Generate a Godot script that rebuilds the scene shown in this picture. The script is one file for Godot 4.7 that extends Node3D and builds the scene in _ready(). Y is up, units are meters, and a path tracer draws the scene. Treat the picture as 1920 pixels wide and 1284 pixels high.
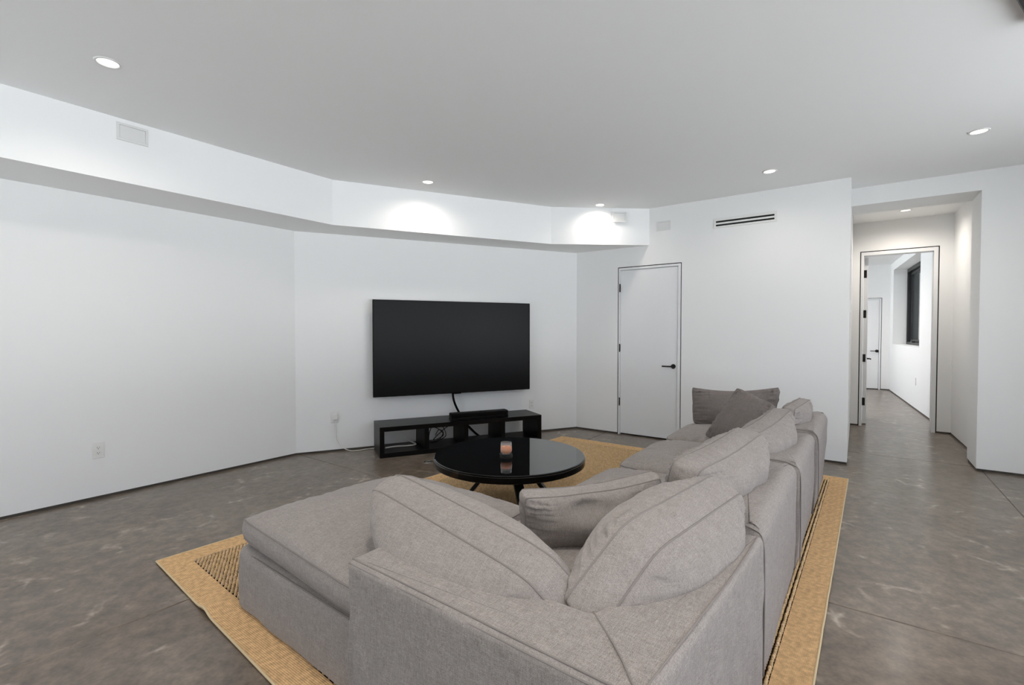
extends Node3D
# A white basement lounge: taupe modular sofa on a jute rug, wall-hung screen, round black table, hall to the right.
# x runs along the door wall, z towards the camera, y up; metres.

const CEIL := 2.69
const TV_D := Vector2(0.50130, -0.86527)    # along the angled wall (x, z)
const TV_N := Vector2(0.86527, 0.50130)     # out of the angled wall
const TV_B := Vector2(-4.594, -2.591)       # where it starts

var taken := {}
var group_id := 0
var M := {}

# ------------------------------------------------------------------ set-up
func _ready() -> void:
	var cam := Camera3D.new()
	cam.name = "camera"
	cam.position = Vector3(0, 1.25, 0)
	cam.rotation_degrees = Vector3(-1.268, 36.0, 0)
	cam.fov = rad_to_deg(2.0 * atan(642.0 / 890.0))
	cam.near = 0.05
	cam.far = 100.0
	add_child(cam)
	cam.current = true

	var env := Environment.new()
	var sky_mat := ProceduralSkyMaterial.new()
	sky_mat.sky_top_color = Color(0.82, 0.88, 0.97)
	sky_mat.sky_horizon_color = Color(0.91, 0.94, 0.99)
	sky_mat.ground_bottom_color = Color(0.78, 0.80, 0.815)
	sky_mat.ground_horizon_color = Color(0.84, 0.86, 0.875)
	sky_mat.sky_energy_multiplier = 2.0
	sky_mat.ground_energy_multiplier = 3.8
	var sky := Sky.new()
	sky.sky_material = sky_mat
	env.background_mode = Environment.BG_SKY
	env.sky = sky
	env.tonemap_mode = Environment.TONE_MAPPER_LINEAR
	env.tonemap_exposure = 0.54
	env.sdfgi_enabled = true
	env.ssao_enabled = true
	env.ssil_enabled = true
	var we := WorldEnvironment.new()
	we.name = "world_environment"
	we.environment = env
	add_child(we)

	make_materials()
	build_shell()
	build_hall()
	build_lights()
	build_rug()
	build_sofa()
	build_cushions()
	build_console()
	build_screen()
	build_table()
	build_wall_fittings()

# ------------------------------------------------------------------ bookkeeping
func numbered(called: String) -> String:
	if not taken.has(called):
		taken[called] = 0
		return called
	taken[called] += 1
	return "%s_%03d" % [called, taken[called]]

func tag(o: Node, label: String, category := "", group := "", kind := "") -> Node:
	o.set_meta("label", label)
	if category: o.set_meta("category", category)
	if group: o.set_meta("group", group)
	if kind: o.set_meta("kind", kind)
	return o

func thing(called: String, label: String, category: String, at := Vector3.ZERO, group := "", kind := "") -> Node3D:
	var o := Node3D.new()
	o.name = numbered(called)
	o.position = at
	add_child(o)
	tag(o, label, category, group, kind)
	return o

func origin_of(n: Node) -> Vector3:
	var v := Vector3.ZERO
	while n is Node3D and n != self:
		v += (n as Node3D).position
		n = n.get_parent()
	return v

# one named mesh from a list of chunks ([triangles, smooth]) given in world coordinates
func obj(called: String, chunks: Array, m: Material, parent: Node = self, base = null) -> MeshInstance3D:
	var o := MeshInstance3D.new()
	o.name = numbered(called) if parent == self else called
	var org := origin_of(parent)
	if base != null:
		o.position = base
		org += base
	var st := SurfaceTool.new()
	st.begin(Mesh.PRIMITIVE_TRIANGLES)
	for c in chunks:
		var t: PackedVector3Array = c[0]
		group_id += 1
		var g := group_id if c[1] else -1
		var mid := Vector3.ZERO
		for p in t: mid += p
		mid /= t.size()
		var vol := 0.0
		for i in range(0, t.size(), 3):
			vol += (t[i] - mid).dot((t[i + 1] - mid).cross(t[i + 2] - mid))
		for i in range(0, t.size(), 3):
			st.set_smooth_group(g)
			st.add_vertex(t[i] - org)
			st.set_smooth_group(g)
			st.add_vertex((t[i + 2] if vol > 0 else t[i + 1]) - org)
			st.set_smooth_group(g)
			st.add_vertex((t[i + 1] if vol > 0 else t[i + 2]) - org)
	st.generate_normals()
	o.mesh = st.commit()
	o.material_override = m
	o.mesh.surface_set_material(0, m)
	o.material_override = null
	o.cast_shadow = GeometryInstance3D.SHADOW_CASTING_SETTING_ON
	parent.add_child(o, true)
	return o

func struct(called: String, chunks: Array, m: Material, label := "", parent: Node = self) -> MeshInstance3D:
	var o := obj(called, chunks, m, parent)
	o.set_meta("kind", "structure")
	if label: o.set_meta("label", label)
	return o

# ------------------------------------------------------------------ shapes: each returns a chunk [triangles, smooth]
func quad(t: PackedVector3Array, a: Vector3, b: Vector3, c: Vector3, d: Vector3) -> void:
	t.append_array([a, b, c, a, c, d])

func bx(c: Vector3, s: Vector3, bevel := 0.0, basis := Basis()) -> Array:
	var h := s * 0.5
	var b := minf(bevel, minf(h.x, minf(h.y, h.z)) * 0.95)
	var t := PackedVector3Array()
	if b <= 0.0:
		var v := []
		for i in 8:
			v.append(c + basis * Vector3(h.x * (1 if i & 1 else -1), h.y * (1 if i & 2 else -1), h.z * (1 if i & 4 else -1)))
		for f in [[0, 4, 6, 2], [1, 3, 7, 5], [0, 1, 5, 4], [2, 6, 7, 3], [0, 2, 3, 1], [4, 5, 7, 6]]:
			quad(t, v[f[0]], v[f[1]], v[f[2]], v[f[3]])
		return [orient(t, c), false]
	var p := {}
	for sx in [-1, 1]:
		for sy in [-1, 1]:
			for sz in [-1, 1]:
				p[[sx, sy, sz, 0]] = c + basis * Vector3(sx * h.x, sy * (h.y - b), sz * (h.z - b))
				p[[sx, sy, sz, 1]] = c + basis * Vector3(sx * (h.x - b), sy * h.y, sz * (h.z - b))
				p[[sx, sy, sz, 2]] = c + basis * Vector3(sx * (h.x - b), sy * (h.y - b), sz * h.z)
				t.append_array([p[[sx, sy, sz, 0]], p[[sx, sy, sz, 1]], p[[sx, sy, sz, 2]]])
	for s1 in [-1, 1]:
		quad(t, p[[s1, -1, -1, 0]], p[[s1, 1, -1, 0]], p[[s1, 1, 1, 0]], p[[s1, -1, 1, 0]])
		quad(t, p[[-1, s1, -1, 1]], p[[1, s1, -1, 1]], p[[1, s1, 1, 1]], p[[-1, s1, 1, 1]])
		quad(t, p[[-1, -1, s1, 2]], p[[1, -1, s1, 2]], p[[1, 1, s1, 2]], p[[-1, 1, s1, 2]])
		for s2 in [-1, 1]:
			quad(t, p[[s1, s2, -1, 0]], p[[s1, s2, 1, 0]], p[[s1, s2, 1, 1]], p[[s1, s2, -1, 1]])
			quad(t, p[[s1, -1, s2, 0]], p[[s1, 1, s2, 0]], p[[s1, 1, s2, 2]], p[[s1, -1, s2, 2]])
			quad(t, p[[-1, s1, s2, 1]], p[[1, s1, s2, 1]], p[[1, s1, s2, 2]], p[[-1, s1, s2, 2]])
	return [orient(t, c), false]

# box from min to max corner
func bb(a: Vector3, b: Vector3, bevel := 0.0) -> Array:
	return bx((a + b) * 0.5, (b - a).abs(), bevel)

# convex pieces: turn every triangle outward
func orient(t: PackedVector3Array, mid: Vector3) -> PackedVector3Array:
	for i in range(0, t.size(), 3):
		if (t[i + 1] - t[i]).cross(t[i + 2] - t[i]).dot(t[i] - mid) < 0:
			var s := t[i + 1]
			t[i + 1] = t[i + 2]
			t[i + 2] = s
	return t

func prism(poly: PackedVector2Array, y0: float, y1: float) -> Array:
	var t := PackedVector3Array()
	if Geometry2D.is_polygon_clockwise(poly):
		poly = poly.duplicate()
		poly.reverse()
	var n := poly.size()
	for i in n:
		var a := poly[i]
		var b := poly[(i + 1) % n]
		quad(t, Vector3(a.x, y0, a.y), Vector3(a.x, y1, a.y), Vector3(b.x, y1, b.y), Vector3(b.x, y0, b.y))
	var ix := Geometry2D.triangulate_polygon(poly)
	for i in range(0, ix.size(), 3):
		var a := poly[ix[i]]
		var b := poly[ix[i + 1]]
		var c := poly[ix[i + 2]]
		if (b - a).cross(c - a) > 0:
			var s := b
			b = c
			c = s
		t.append_array([Vector3(a.x, y1, a.y), Vector3(b.x, y1, b.y), Vector3(c.x, y1, c.y)])
		t.append_array([Vector3(a.x, y0, a.y), Vector3(c.x, y0, c.y), Vector3(b.x, y0, b.y)])
	return [t, false]

func grid(rows: Array, closed := false) -> PackedVector3Array:
	var t := PackedVector3Array()
	var n: int = rows[0].size()
	for i in rows.size() - 1:
		for j in (n if closed else n - 1):
			var k := (j + 1) % n
			quad(t, rows[i][j], rows[i + 1][j], rows[i + 1][k], rows[i][k])
	return t

func fan(t: PackedVector3Array, ring: PackedVector3Array, c: Vector3, flip: bool) -> void:
	for i in ring.size():
		var a := ring[i]
		var b := ring[(i + 1) % ring.size()]
		if flip: t.append_array([c, b, a])
		else: t.append_array([c, a, b])

func tube(path: PackedVector3Array, r: float, sides := 8, loop := false) -> Array:
	var rows := []
	var n := path.size()
	var up := Vector3.UP
	for i in n:
		var a := path[(i - 1 + n) % n] if loop or i > 0 else path[0]
		var b := path[(i + 1) % n] if loop or i < n - 1 else path[n - 1]
		var d := (b - a).normalized()
		if i == 0 and absf(d.dot(up)) > 0.9: up = Vector3.RIGHT
		var s := d.cross(up).normalized()
		up = s.cross(d).normalized()
		var ring := PackedVector3Array()
		for k in sides:
			var an := TAU * k / sides
			ring.append(path[i] + (s * cos(an) + up * sin(an)) * r)
		rows.append(ring)
	if loop: rows.append(rows[0])
	var t := grid(rows, true)
	if not loop:
		fan(t, rows[0], path[0], false)
		fan(t, rows[n - 1], path[n - 1], true)
	return [t, true]

func curve(pts: Array, step := 0.02) -> PackedVector3Array:
	var c := Curve3D.new()
	for i in pts.size():
		var tan: Vector3 = (pts[mini(i + 1, pts.size() - 1)] - pts[maxi(i - 1, 0)]) / 6.0
		c.add_point(pts[i], -tan, tan)
	c.bake_interval = step
	return c.get_baked_points()

# profile: Vector2(radius, y) from bottom to top
func lathe(profile: Array, c: Vector3, n := 32, smooth := true) -> Array:
	var rows := []
	for p in profile:
		var ring := PackedVector3Array()
		for k in n:
			var a := TAU * k / n
			ring.append(c + Vector3(cos(a) * p.x, p.y, sin(a) * p.x))
		rows.append(ring)
	return [grid(rows, true), smooth]

# a disc of thickness with axis along any direction (rosettes, lamps)
func puck(c: Vector3, axis: Vector3, r: float, thick: float, n := 24) -> Array:
	var x := axis.cross(Vector3.UP if absf(axis.y) < 0.9 else Vector3.RIGHT).normalized()
	var y := axis.cross(x).normalized()
	var rows := []
	var b := minf(r * 0.2, thick * 0.3)
	for q in [[0.0, 0.0], [r, 0.0], [r, thick - b], [r - b, thick], [0.0, thick]]:
		var ring := PackedVector3Array()
		for k in n:
			var a := TAU * k / n
			ring.append(c + (x * cos(a) + y * sin(a)) * q[0] + axis * q[1])
		rows.append(ring)
	return [grid(rows, true), false]

# point on the angled wall: s along it, y up, off out of it
func tw(s: float, y: float, off: float) -> Vector3:
	var p := TV_B + TV_D * s + TV_N * off
	return Vector3(p.x, y, p.y)

func tw_basis() -> Basis:      # x along the wall, y up, z out of it
	return Basis(Vector3(TV_D.x, 0, TV_D.y), Vector3.UP, Vector3(TV_N.x, 0, TV_N.y))

# box on the angled wall
func tb(s0: float, s1: float, y0: float, y1: float, o0: float, o1: float, bevel := 0.0) -> Array:
	return bx(tw((s0 + s1) / 2, (y0 + y1) / 2, (o0 + o1) / 2), Vector3(absf(s1 - s0), absf(y1 - y0), absf(o1 - o0)), bevel, tw_basis())

# ------------------------------------------------------------------ upholstery
var puff := FastNoiseLite.new()

# a padded block: plan polygon (x, z) with rounded corners, from y0 to y1, soft edges, cloth that puckers a little
func padded(poly: Array, y0: float, y1: float, rc: float, re: float, amp: float, crown := 0.0, kernel = null, pucker := 0.0, taper := 0.0) -> Array:
	var out := PackedVector2Array()
	var n := poly.size()
	for i in n:
		var p: Vector2 = poly[i]
		var a: Vector2 = poly[(i - 1 + n) % n]
		var b: Vector2 = poly[(i + 1) % n]
		var p0 := p + (a - p).normalized() * rc
		var p1 := p + (b - p).normalized() * rc
		for k in 5:
			var u := k / 4.0
			out.append(p0.lerp(p, u).lerp(p.lerp(p1, u), u))
		var q0 := b + (p - b).normalized() * rc
		var m := int(p1.distance_to(q0) / 0.022)
		for k in range(1, m):
			out.append(p1.lerp(q0, float(k) / m))
	if Geometry2D.is_polygon_clockwise(out): out.reverse()
	var cnt := out.size()
	var nrm := PackedVector2Array()
	for i in cnt:
		var d := (out[(i + 1) % cnt] - out[(i - 1 + cnt) % cnt]).normalized()
		nrm.append(Vector2(d.y, -d.x))
	var mid := Vector2.ZERO
	for p in out: mid += p
	mid /= cnt
	var kern: Vector2 = kernel if kernel != null else mid
	var sgn := 1.0 if nrm[0].dot(out[0] - kern) > 0 else -1.0
	var prof := []
	for k in 5:
		var a := PI / 2 * k / 4.0
		prof.append(Vector2(0.02 * (1 - sin(a)), y0 + 0.02 * (1 - cos(a))))
	var steps := maxi(4, int((y1 - re - y0 - 0.02) / 0.03))
	for k in range(1, steps):
		prof.append(Vector2(0, lerpf(y0 + 0.02, y1 - re, float(k) / steps)))
	for k in 7:
		var a := PI / 2 * k / 6.0
		prof.append(Vector2(re * (1 - cos(a)), y1 - re + re * sin(a)))
	var rows := []
	for q in prof:
		var ring := PackedVector3Array()
		var hh := clampf((q.y - y0) / (y1 - y0), 0, 1)
		for i in cnt:
			var w := out[i]
			var d := puff.get_noise_3d(w.x * 3, q.y * 3, w.y * 3) * amp + sin(hh * PI) * amp * 0.6
			if pucker > 0.0:
				d += puff.get_noise_3d(w.x * 26 + 7, q.y * 3.5, w.y * 26) * pucker * sin(clampf(hh, 0, 1) * PI) * 1.4
			d -= taper * pow(1 - hh, 1.3)
			var v: Vector2 = w + nrm[i] * sgn * (d - q.x)
			ring.append(Vector3(v.x, q.y + puff.get_noise_2d(w.x * 2 + 9, w.y * 2) * amp * 0.8 * smoothstep(0.6, 1.0, hh), v.y))
		rows.append(ring)
	var last: PackedVector3Array = rows[-1]
	var turns := 9
	for k in range(1, turns):
		var f := 1.0 - float(k) / turns
		var ring := PackedVector3Array()
		for i in cnt:
			var e := last[i]
			var v: Vector2 = Vector2(e.x, e.z).lerp(kern, 1 - f)
			var h: float = lerpf(e.y, y1, 1 - f) + crown * (1 - f * f) + puff.get_noise_2d(v.x * 4 + 3, v.y * 4) * amp * (1 - f) * 0.8
			ring.append(Vector3(v.x, h, v.y))
		rows.append(ring)
	var t := grid(rows, true)
	fan(t, rows[-1], Vector3(kern.x, y1 + crown, kern.y), true)
	fan(t, rows[0], Vector3(kern.x, y0, kern.y), false)
	return [t, true]

# a boxed cushion: four corners of its middle sheet, boxing width, crown of front and back, pinch of its sides.
# Returns [cover chunk, front seam path, back seam path]
func cushion(bl: Vector3, br: Vector3, tr: Vector3, tl: Vector3, o := {}) -> Array:
	var box: float = o.get("box", 0.07)
	var cf: float = o.get("front", 0.07)
	var cb: float = o.get("back", 0.07)
	var pin: float = o.get("pinch", 0.04)
	var wr: float = o.get("wrinkle", 0.006)
	var sag: float = o.get("sag", 0.0)          # the top edge dips in the middle
	var bend: float = o.get("bend", 0.0)        # the sheet bows towards the front
	var rnd: float = o.get("round", 0.10)       # how much the corners are rounded off
	var pw: float = o.get("power", 0.6)
	var seed_at: float = o.get("seed", 0.0)
	var bump: Array = o.get("bump", [])          # [u, v, radius, depth] dents in the back face
	var nu := 60
	var nv := 40
	var ux := ((br - bl) + (tr - tl)).normalized()
	var uy := ((tl - bl) + (tr - br)).normalized()
	var nn := ux.cross(uy).normalized()          # the front
	var sheet := func(u: float, v: float) -> Vector3:
		var uu := u
		var vv := v
		uu *= 1.0 - pin * (1 - v * v) * absf(u)
		vv *= 1.0 - pin * (1 - u * u) * absf(v)
		var cr := u * u * v * v
		uu *= 1.0 - rnd * pow(cr, 3) * 0.5
		vv *= 1.0 - rnd * pow(cr, 3) * 0.5
		var s := (uu + 1) / 2
		var r := (vv + 1) / 2
		var p: Vector3 = bl.lerp(br, s).lerp(tl.lerp(tr, s), r)
		p -= uy * sag * (1 - u * u) * clampf(v * 0.5 + 0.5, 0, 1)
		p += nn * bend * (1 - u * u) * 1.0
		return p
	var side := func(u: float, v: float, sgn: float) -> Vector3:
		var p: Vector3 = sheet.call(u, v)
		var e := (1 - pow(absf(u), 2.2)) * (1 - pow(absf(v), 2.2))
		var c := pow(maxf(e, 0), pw)
		var d := box / 2 + (cf if sgn > 0 else cb) * c
		var k := seed_at * 13.7
		d += puff.get_noise_3d(p.x * 3.2 + k, p.y * 3.2, p.z * 3.2) * wr * 2.2 * sqrt(c)
		# gathers that run in from the seam
		var eu := pow(absf(u), 2) * (1 - c * 0.8)
		var ev := pow(absf(v), 2) * (1 - c * 0.8)
		d += wr * 2.6 * (puff.get_noise_2d(v * 9 + k, u * 1.5 + sgn * 5) * eu + puff.get_noise_2d(u * 13 + k, v * 1.5 + sgn * 9) * ev) * smoothstep(0.0, 0.12, e)
		for b in bump:
			if b[4] == sgn:
				d -= b[3] * exp(-(pow(u - b[0], 2) + pow(v - b[1], 2)) / (b[2] * b[2]))
		return p + nn * sgn * d
	var at := func(i: int, n: int) -> float:      # denser near the seams
		var x := -1.0 + 2.0 * i / n
		return sin(x * PI / 2) * 0.6 + x * 0.4
	var t := PackedVector3Array()
	for sgn in [1.0, -1.0]:
		var rows := []
		for j in nv + 1:
			var row := PackedVector3Array()
			for i in nu + 1:
				row.append(side.call(at.call(i, nu), at.call(j, nv), sgn))
			rows.append(row)
		if sgn < 0:
			for r in rows: r.reverse()
		t.append_array(grid(rows))
	# round the perimeter
	var uv := PackedVector2Array()
	for i in nu: uv.append(Vector2(at.call(i, nu), -1))
	for j in nv: uv.append(Vector2(1, at.call(j, nv)))
	for i in nu: uv.append(Vector2(at.call(nu - i, nu), 1))
	for j in nv: uv.append(Vector2(-1, at.call(nv - j, nv)))
	var front := PackedVector3Array()
	var back := PackedVector3Array()
	for q in uv:
		front.append(side.call(q.x, q.y, 1.0))
		back.append(side.call(q.x, q.y, -1.0))
	var centre := (bl + br + tr + tl) / 4
	var strip := []
	for k in 5:
		var f := k / 4.0
		var row := PackedVector3Array()
		for i in front.size():
			var p := front[i].lerp(back[i], f)
			var od := (p - centre)
			od -= nn * od.dot(nn)
			p += od.normalized() * sin(f * PI) * wr * 1.1 * puff.get_noise_3d(p.x * 22 + seed_at, p.y * 22, p.z * 22)
			p += od.normalized() * sin(f * PI) * box * (0.13 + 0.10 * puff.get_noise_3d(p.x * 5 + seed_at * 3, p.y * 5, p.z * 5))
			row.append(p)
		strip.append(row)
	strip.reverse()
	t.append_array(grid(strip, true))
	return [[t, true], front, back]

func seam(called: String, paths: Array, r: float, parent: Node) -> void:
	var ch := []
	for p in paths: ch.append(tube(p[0], r, 6, p[1]))
	obj(called, ch, M.piping, parent)

# ------------------------------------------------------------------ materials
func noise_bytes(size: int, freq: float, seed_no: int, octaves := 4, kind := FastNoiseLite.TYPE_SIMPLEX_SMOOTH, fractal := FastNoiseLite.FRACTAL_FBM, warp := 0.0) -> PackedByteArray:
	var n := FastNoiseLite.new()
	n.noise_type = kind
	n.seed = seed_no
	n.frequency = freq
	n.fractal_type = fractal
	n.fractal_octaves = octaves
	if warp > 0.0:
		n.domain_warp_enabled = true
		n.domain_warp_amplitude = warp
		n.domain_warp_frequency = freq * 0.6
		n.domain_warp_fractal_octaves = 3
	var im := n.get_seamless_image(size, size)
	im.convert(Image.FORMAT_L8)
	return im.get_data()

func tex(size: int, bytes: PackedByteArray, fmt := Image.FORMAT_RGB8) -> ImageTexture:
	return ImageTexture.create_from_image(Image.create_from_data(size, size, false, fmt, bytes))

func bump_tex(size: int, bytes: PackedByteArray, strength: float) -> ImageTexture:
	var im := Image.create_from_data(size, size, false, Image.FORMAT_L8, bytes)
	im.convert(Image.FORMAT_RGBA8)
	im.bump_map_to_normal_map(strength)
	return ImageTexture.create_from_image(im)

func mat(called: String, c: Color, rough: float, metal := 0.0, spec := 0.5) -> StandardMaterial3D:
	var m := StandardMaterial3D.new()
	m.resource_name = called
	m.albedo_color = c
	m.roughness = rough
	m.metallic = metal
	m.metallic_specular = spec
	M[called] = m
	return m

func triplanar(m: StandardMaterial3D, metres: float, world := true) -> void:
	m.uv1_triplanar = true
	m.uv1_world_triplanar = world
	m.uv1_scale = Vector3.ONE / metres
	m.texture_repeat = true

func make_materials() -> void:
	puff.seed = 11
	puff.noise_type = FastNoiseLite.TYPE_SIMPLEX_SMOOTH
	puff.frequency = 1.0
	puff.fractal_octaves = 2
	# paint with a faint roller texture
	var roll := noise_bytes(256, 0.08, 5, 3)
	var roll_n := bump_tex(256, roll, 0.6)
	for w in [["wall_paint", Color(0.93, 0.932, 0.93), 0.75], ["ceiling_paint", Color(0.955, 0.957, 0.957), 0.85], ["door_paint", Color(0.90, 0.905, 0.91), 0.45]]:
		var m := mat(w[0], w[1], w[2], 0.0, 0.35)
		m.normal_enabled = true
		m.normal_texture = roll_n
		m.normal_scale = 0.12
		triplanar(m, 0.5)
	mat("white_plastic", Color(0.90, 0.90, 0.89), 0.35)
	mat("grey_grille", Color(0.875, 0.875, 0.87), 0.6)
	mat("slot", Color(0.10, 0.10, 0.10), 0.8)
	mat("base_metal", Color(0.30, 0.285, 0.26), 0.55, 0.2)
	mat("black_metal", Color(0.055, 0.053, 0.05), 0.4, 0.3)
	mat("screen", Color(0.05, 0.05, 0.05), 0.36, 0.0, 0.30)
	mat("screen_body", Color(0.02, 0.02, 0.02), 0.45, 0.0, 0.25)
	mat("rubber", Color(0.03, 0.03, 0.03), 0.6, 0.0, 0.25)
	mat("white_cable", Color(0.86, 0.85, 0.83), 0.5)
	mat("window_frame", Color(0.16, 0.165, 0.17), 0.45, 0.2)
	mat("wax", Color(0.88, 0.52, 0.24), 0.5)
	mat("wick", Color(0.12, 0.10, 0.08), 0.9)
	mat("coaster", Color(0.10, 0.10, 0.10), 0.55)
	mat("chrome", Color(0.75, 0.75, 0.75), 0.2, 1.0)
	var gt := mat("table_glass", Color(0.006, 0.006, 0.008), 0.03)
	gt.clearcoat_enabled = true
	gt.clearcoat = 0.3
	gt.clearcoat_roughness = 0.02
	mat("table_rim", Color(0.20, 0.19, 0.185), 0.10, 0.9)
	var gl := mat("clear_glass", Color(0.95, 0.95, 0.95, 0.10), 0.02)
	gl.transparency = BaseMaterial3D.TRANSPARENCY_ALPHA
	var pane := mat("pane", Color(0.92, 0.96, 0.95, 0.06), 0.02)
	pane.transparency = BaseMaterial3D.TRANSPARENCY_ALPHA
	var lamp := mat("lamp_glow", Color(1, 1, 1), 0.4)
	lamp.emission_enabled = true
	lamp.emission = Color(1.0, 0.97, 0.93)
	lamp.emission_energy_multiplier = 5.0

	# polished concrete: clouds, trowel swirls, pale scrapes
	var S := 1024
	var cloud := noise_bytes(S, 0.004, 21, 4)
	var swirl := noise_bytes(S, 0.018, 22, 5)
	var wash := noise_bytes(S, 0.045, 26, 4)
	var scrape := noise_bytes(S, 0.011, 23, 4, FastNoiseLite.TYPE_SIMPLEX_SMOOTH, FastNoiseLite.FRACTAL_RIDGED)
	var where := noise_bytes(S, 0.008, 24, 3)
	var grain := noise_bytes(S, 0.16, 25, 2)
	var rgb := PackedByteArray()
	rgb.resize(S * S * 3)
	for i in S * S:
		var a := (cloud[i] - 128) / 128.0
		var b := (swirl[i] - 128) / 128.0
		var c := (wash[i] - 128) / 128.0
		var g := (grain[i] - 128) / 128.0
		var s := smoothstep(150.0, 250.0, float(scrape[i])) * smoothstep(120.0, 200.0, float(where[i]))
		var v := 1.0 + a * 0.08 + b * 0.13 + c * 0.16 + g * 0.09
		rgb[i * 3] = int(clampf(108.0 * v + s * 60.0, 0, 255))
		rgb[i * 3 + 1] = int(clampf(96.5 * v + a * 2 + s * 60.0, 0, 255))
		rgb[i * 3 + 2] = int(clampf(85.0 * v + a * 4 + s * 58.0, 0, 255))
	var conc := mat("concrete", Color(0.98, 0.975, 0.965), 0.34, 0.0, 0.5)
	conc.albedo_texture = tex(S, rgb)
	conc.clearcoat_enabled = true
	conc.clearcoat = 0.3
	conc.clearcoat_roughness = 0.2
	triplanar(conc, 3.3)

	# woven upholstery: heathered warp and weft
	var F := 512
	var rng := RandomNumberGenerator.new()
	rng.seed = 77
	var warp := PackedFloat32Array()
	var weft := PackedFloat32Array()
	warp.resize(F * F)
	weft.resize(F * F)
	var low := noise_bytes(F, 0.02, 31, 3)
	for y in F:
		var v := 0.0
		var w := 0.0
		for x in F:
			if rng.randf() < 0.12: v = rng.randf_range(-1, 1)
			if rng.randf() < 0.12: w = rng.randf_range(-1, 1)
			warp[y * F + x] = v
			weft[x * F + y] = w
	var fa := PackedByteArray()
	fa.resize(F * F * 3)
	var fh := PackedByteArray()
	fh.resize(F * F)
	for y in F:
		for x in F:
			var i := y * F + x
			var over := 1.0 if ((x / 2 + y / 2) % 2 == 0) else 0.0
			var v: float = lerpf(warp[i], weft[i], over) * 0.15 + rng.randf_range(-1, 1) * 0.11 + (low[i] - 128) / 128.0 * 0.025
			fa[i * 3] = int(clampf(148.0 * (1 + v), 0, 255))
			fa[i * 3 + 1] = int(clampf(141.0 * (1 + v), 0, 255))
			fa[i * 3 + 2] = int(clampf(137.0 * (1 + v), 0, 255))
			fh[i] = int(clampf(128 + 40 * (sin(x * PI / 2) * sin(y * PI / 2)) + 60 * lerpf(warp[i], weft[i], over), 0, 255))
	var fab := mat("fabric", Color.WHITE, 0.95, 0.0, 0.2)
	fab.albedo_texture = tex(F, fa)
	fab.normal_enabled = true
	fab.normal_texture = bump_tex(F, fh, 1.5)
	fab.normal_scale = 0.5
	fab.rim_enabled = true
	fab.rim = 0.25
	fab.rim_tint = 0.6
	triplanar(fab, 0.55, false)
	var dark: StandardMaterial3D = fab.duplicate()
	dark.resource_name = "dark_fabric"
	dark.albedo_color = Color(0.84, 0.83, 0.83)
	M["dark_fabric"] = dark
	var pip := mat("piping", Color(0.53, 0.505, 0.49), 0.95, 0.0, 0.2)
	pip.rim_enabled = true
	pip.rim = 0.2

	# jute: flat border weave, loops, dark ground
	var jh := PackedByteArray()
	jh.resize(256 * 256)
	var ja := PackedByteArray()
	ja.resize(256 * 256 * 3)
	var jl := noise_bytes(256, 0.03, 41, 3)
	for y in 256:
		for x in 256:
			var i := y * 256 + x
			var cell := sin(x * TAU / 8.0 + (PI if (y / 8) % 2 else 0.0)) * sin(y * TAU / 16.0)
			var hgt := absf(cell)
			jh[i] = int(60 + hgt * 160 + rng.randf() * 30)
			var k := 0.84 + 0.26 * hgt + rng.randf_range(-0.10, 0.10) + (jl[i] - 128) / 128.0 * 0.10
			ja[i * 3] = int(clampf(222 * k, 0, 255))
			ja[i * 3 + 1] = int(clampf(183 * k, 0, 255))
			ja[i * 3 + 2] = int(clampf(136 * k, 0, 255))
	var bord := mat("jute_border", Color.WHITE, 0.95, 0.0, 0.2)
	bord.albedo_texture = tex(256, ja)
	bord.normal_enabled = true
	bord.normal_texture = bump_tex(256, jh, 3.0)
	bord.normal_scale = 0.8
	triplanar(bord, 0.24)
	var loops := mat("jute_loop", Color.WHITE, 0.95, 0.0, 0.2)
	loops.vertex_color_use_as_albedo = true
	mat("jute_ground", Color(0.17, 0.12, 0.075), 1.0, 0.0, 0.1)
	mat("jute_thread", Color(0.80, 0.72, 0.58), 0.95)

	# black-brown laminate with a faint grain
	var lg := PackedByteArray()
	lg.resize(256 * 256 * 3)
	for y in 256:
		var row := rng.randf_range(-1, 1)
		for x in 256:
			var k := 1.0 + 0.14 * row + rng.randf_range(-0.06, 0.06)
			for c in 3: lg[(y * 256 + x) * 3 + c] = int([11, 10, 10][c] * k)
	var lam := mat("laminate", Color.WHITE, 0.34, 0.0, 0.28)
	lam.albedo_texture = tex(256, lg)
	triplanar(lam, 0.5, false)
	# masonry seen through the hall window
	var sg := PackedByteArray()
	sg.resize(256 * 256 * 3)
	var sn := noise_bytes(256, 0.05, 51, 4, FastNoiseLite.TYPE_CELLULAR)
	var sm := noise_bytes(256, 0.12, 52, 3)
	for i in 256 * 256:
		var k := 0.55 + sn[i] / 510.0 + (sm[i] - 128) / 400.0
		for c in 3: sg[i * 3 + c] = int(clampf([140, 136, 130][c] * k, 0, 255))
	var stone := mat("stone", Color.WHITE, 0.95)
	stone.albedo_texture = tex(256, sg)
	stone.normal_enabled = true
	stone.normal_texture = bump_tex(256, sn, 4.0)
	triplanar(stone, 1.2)

# ------------------------------------------------------------------ the room
func V(x: float, y: float, z: float) -> Vector3: return Vector3(x, y, z)

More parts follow.
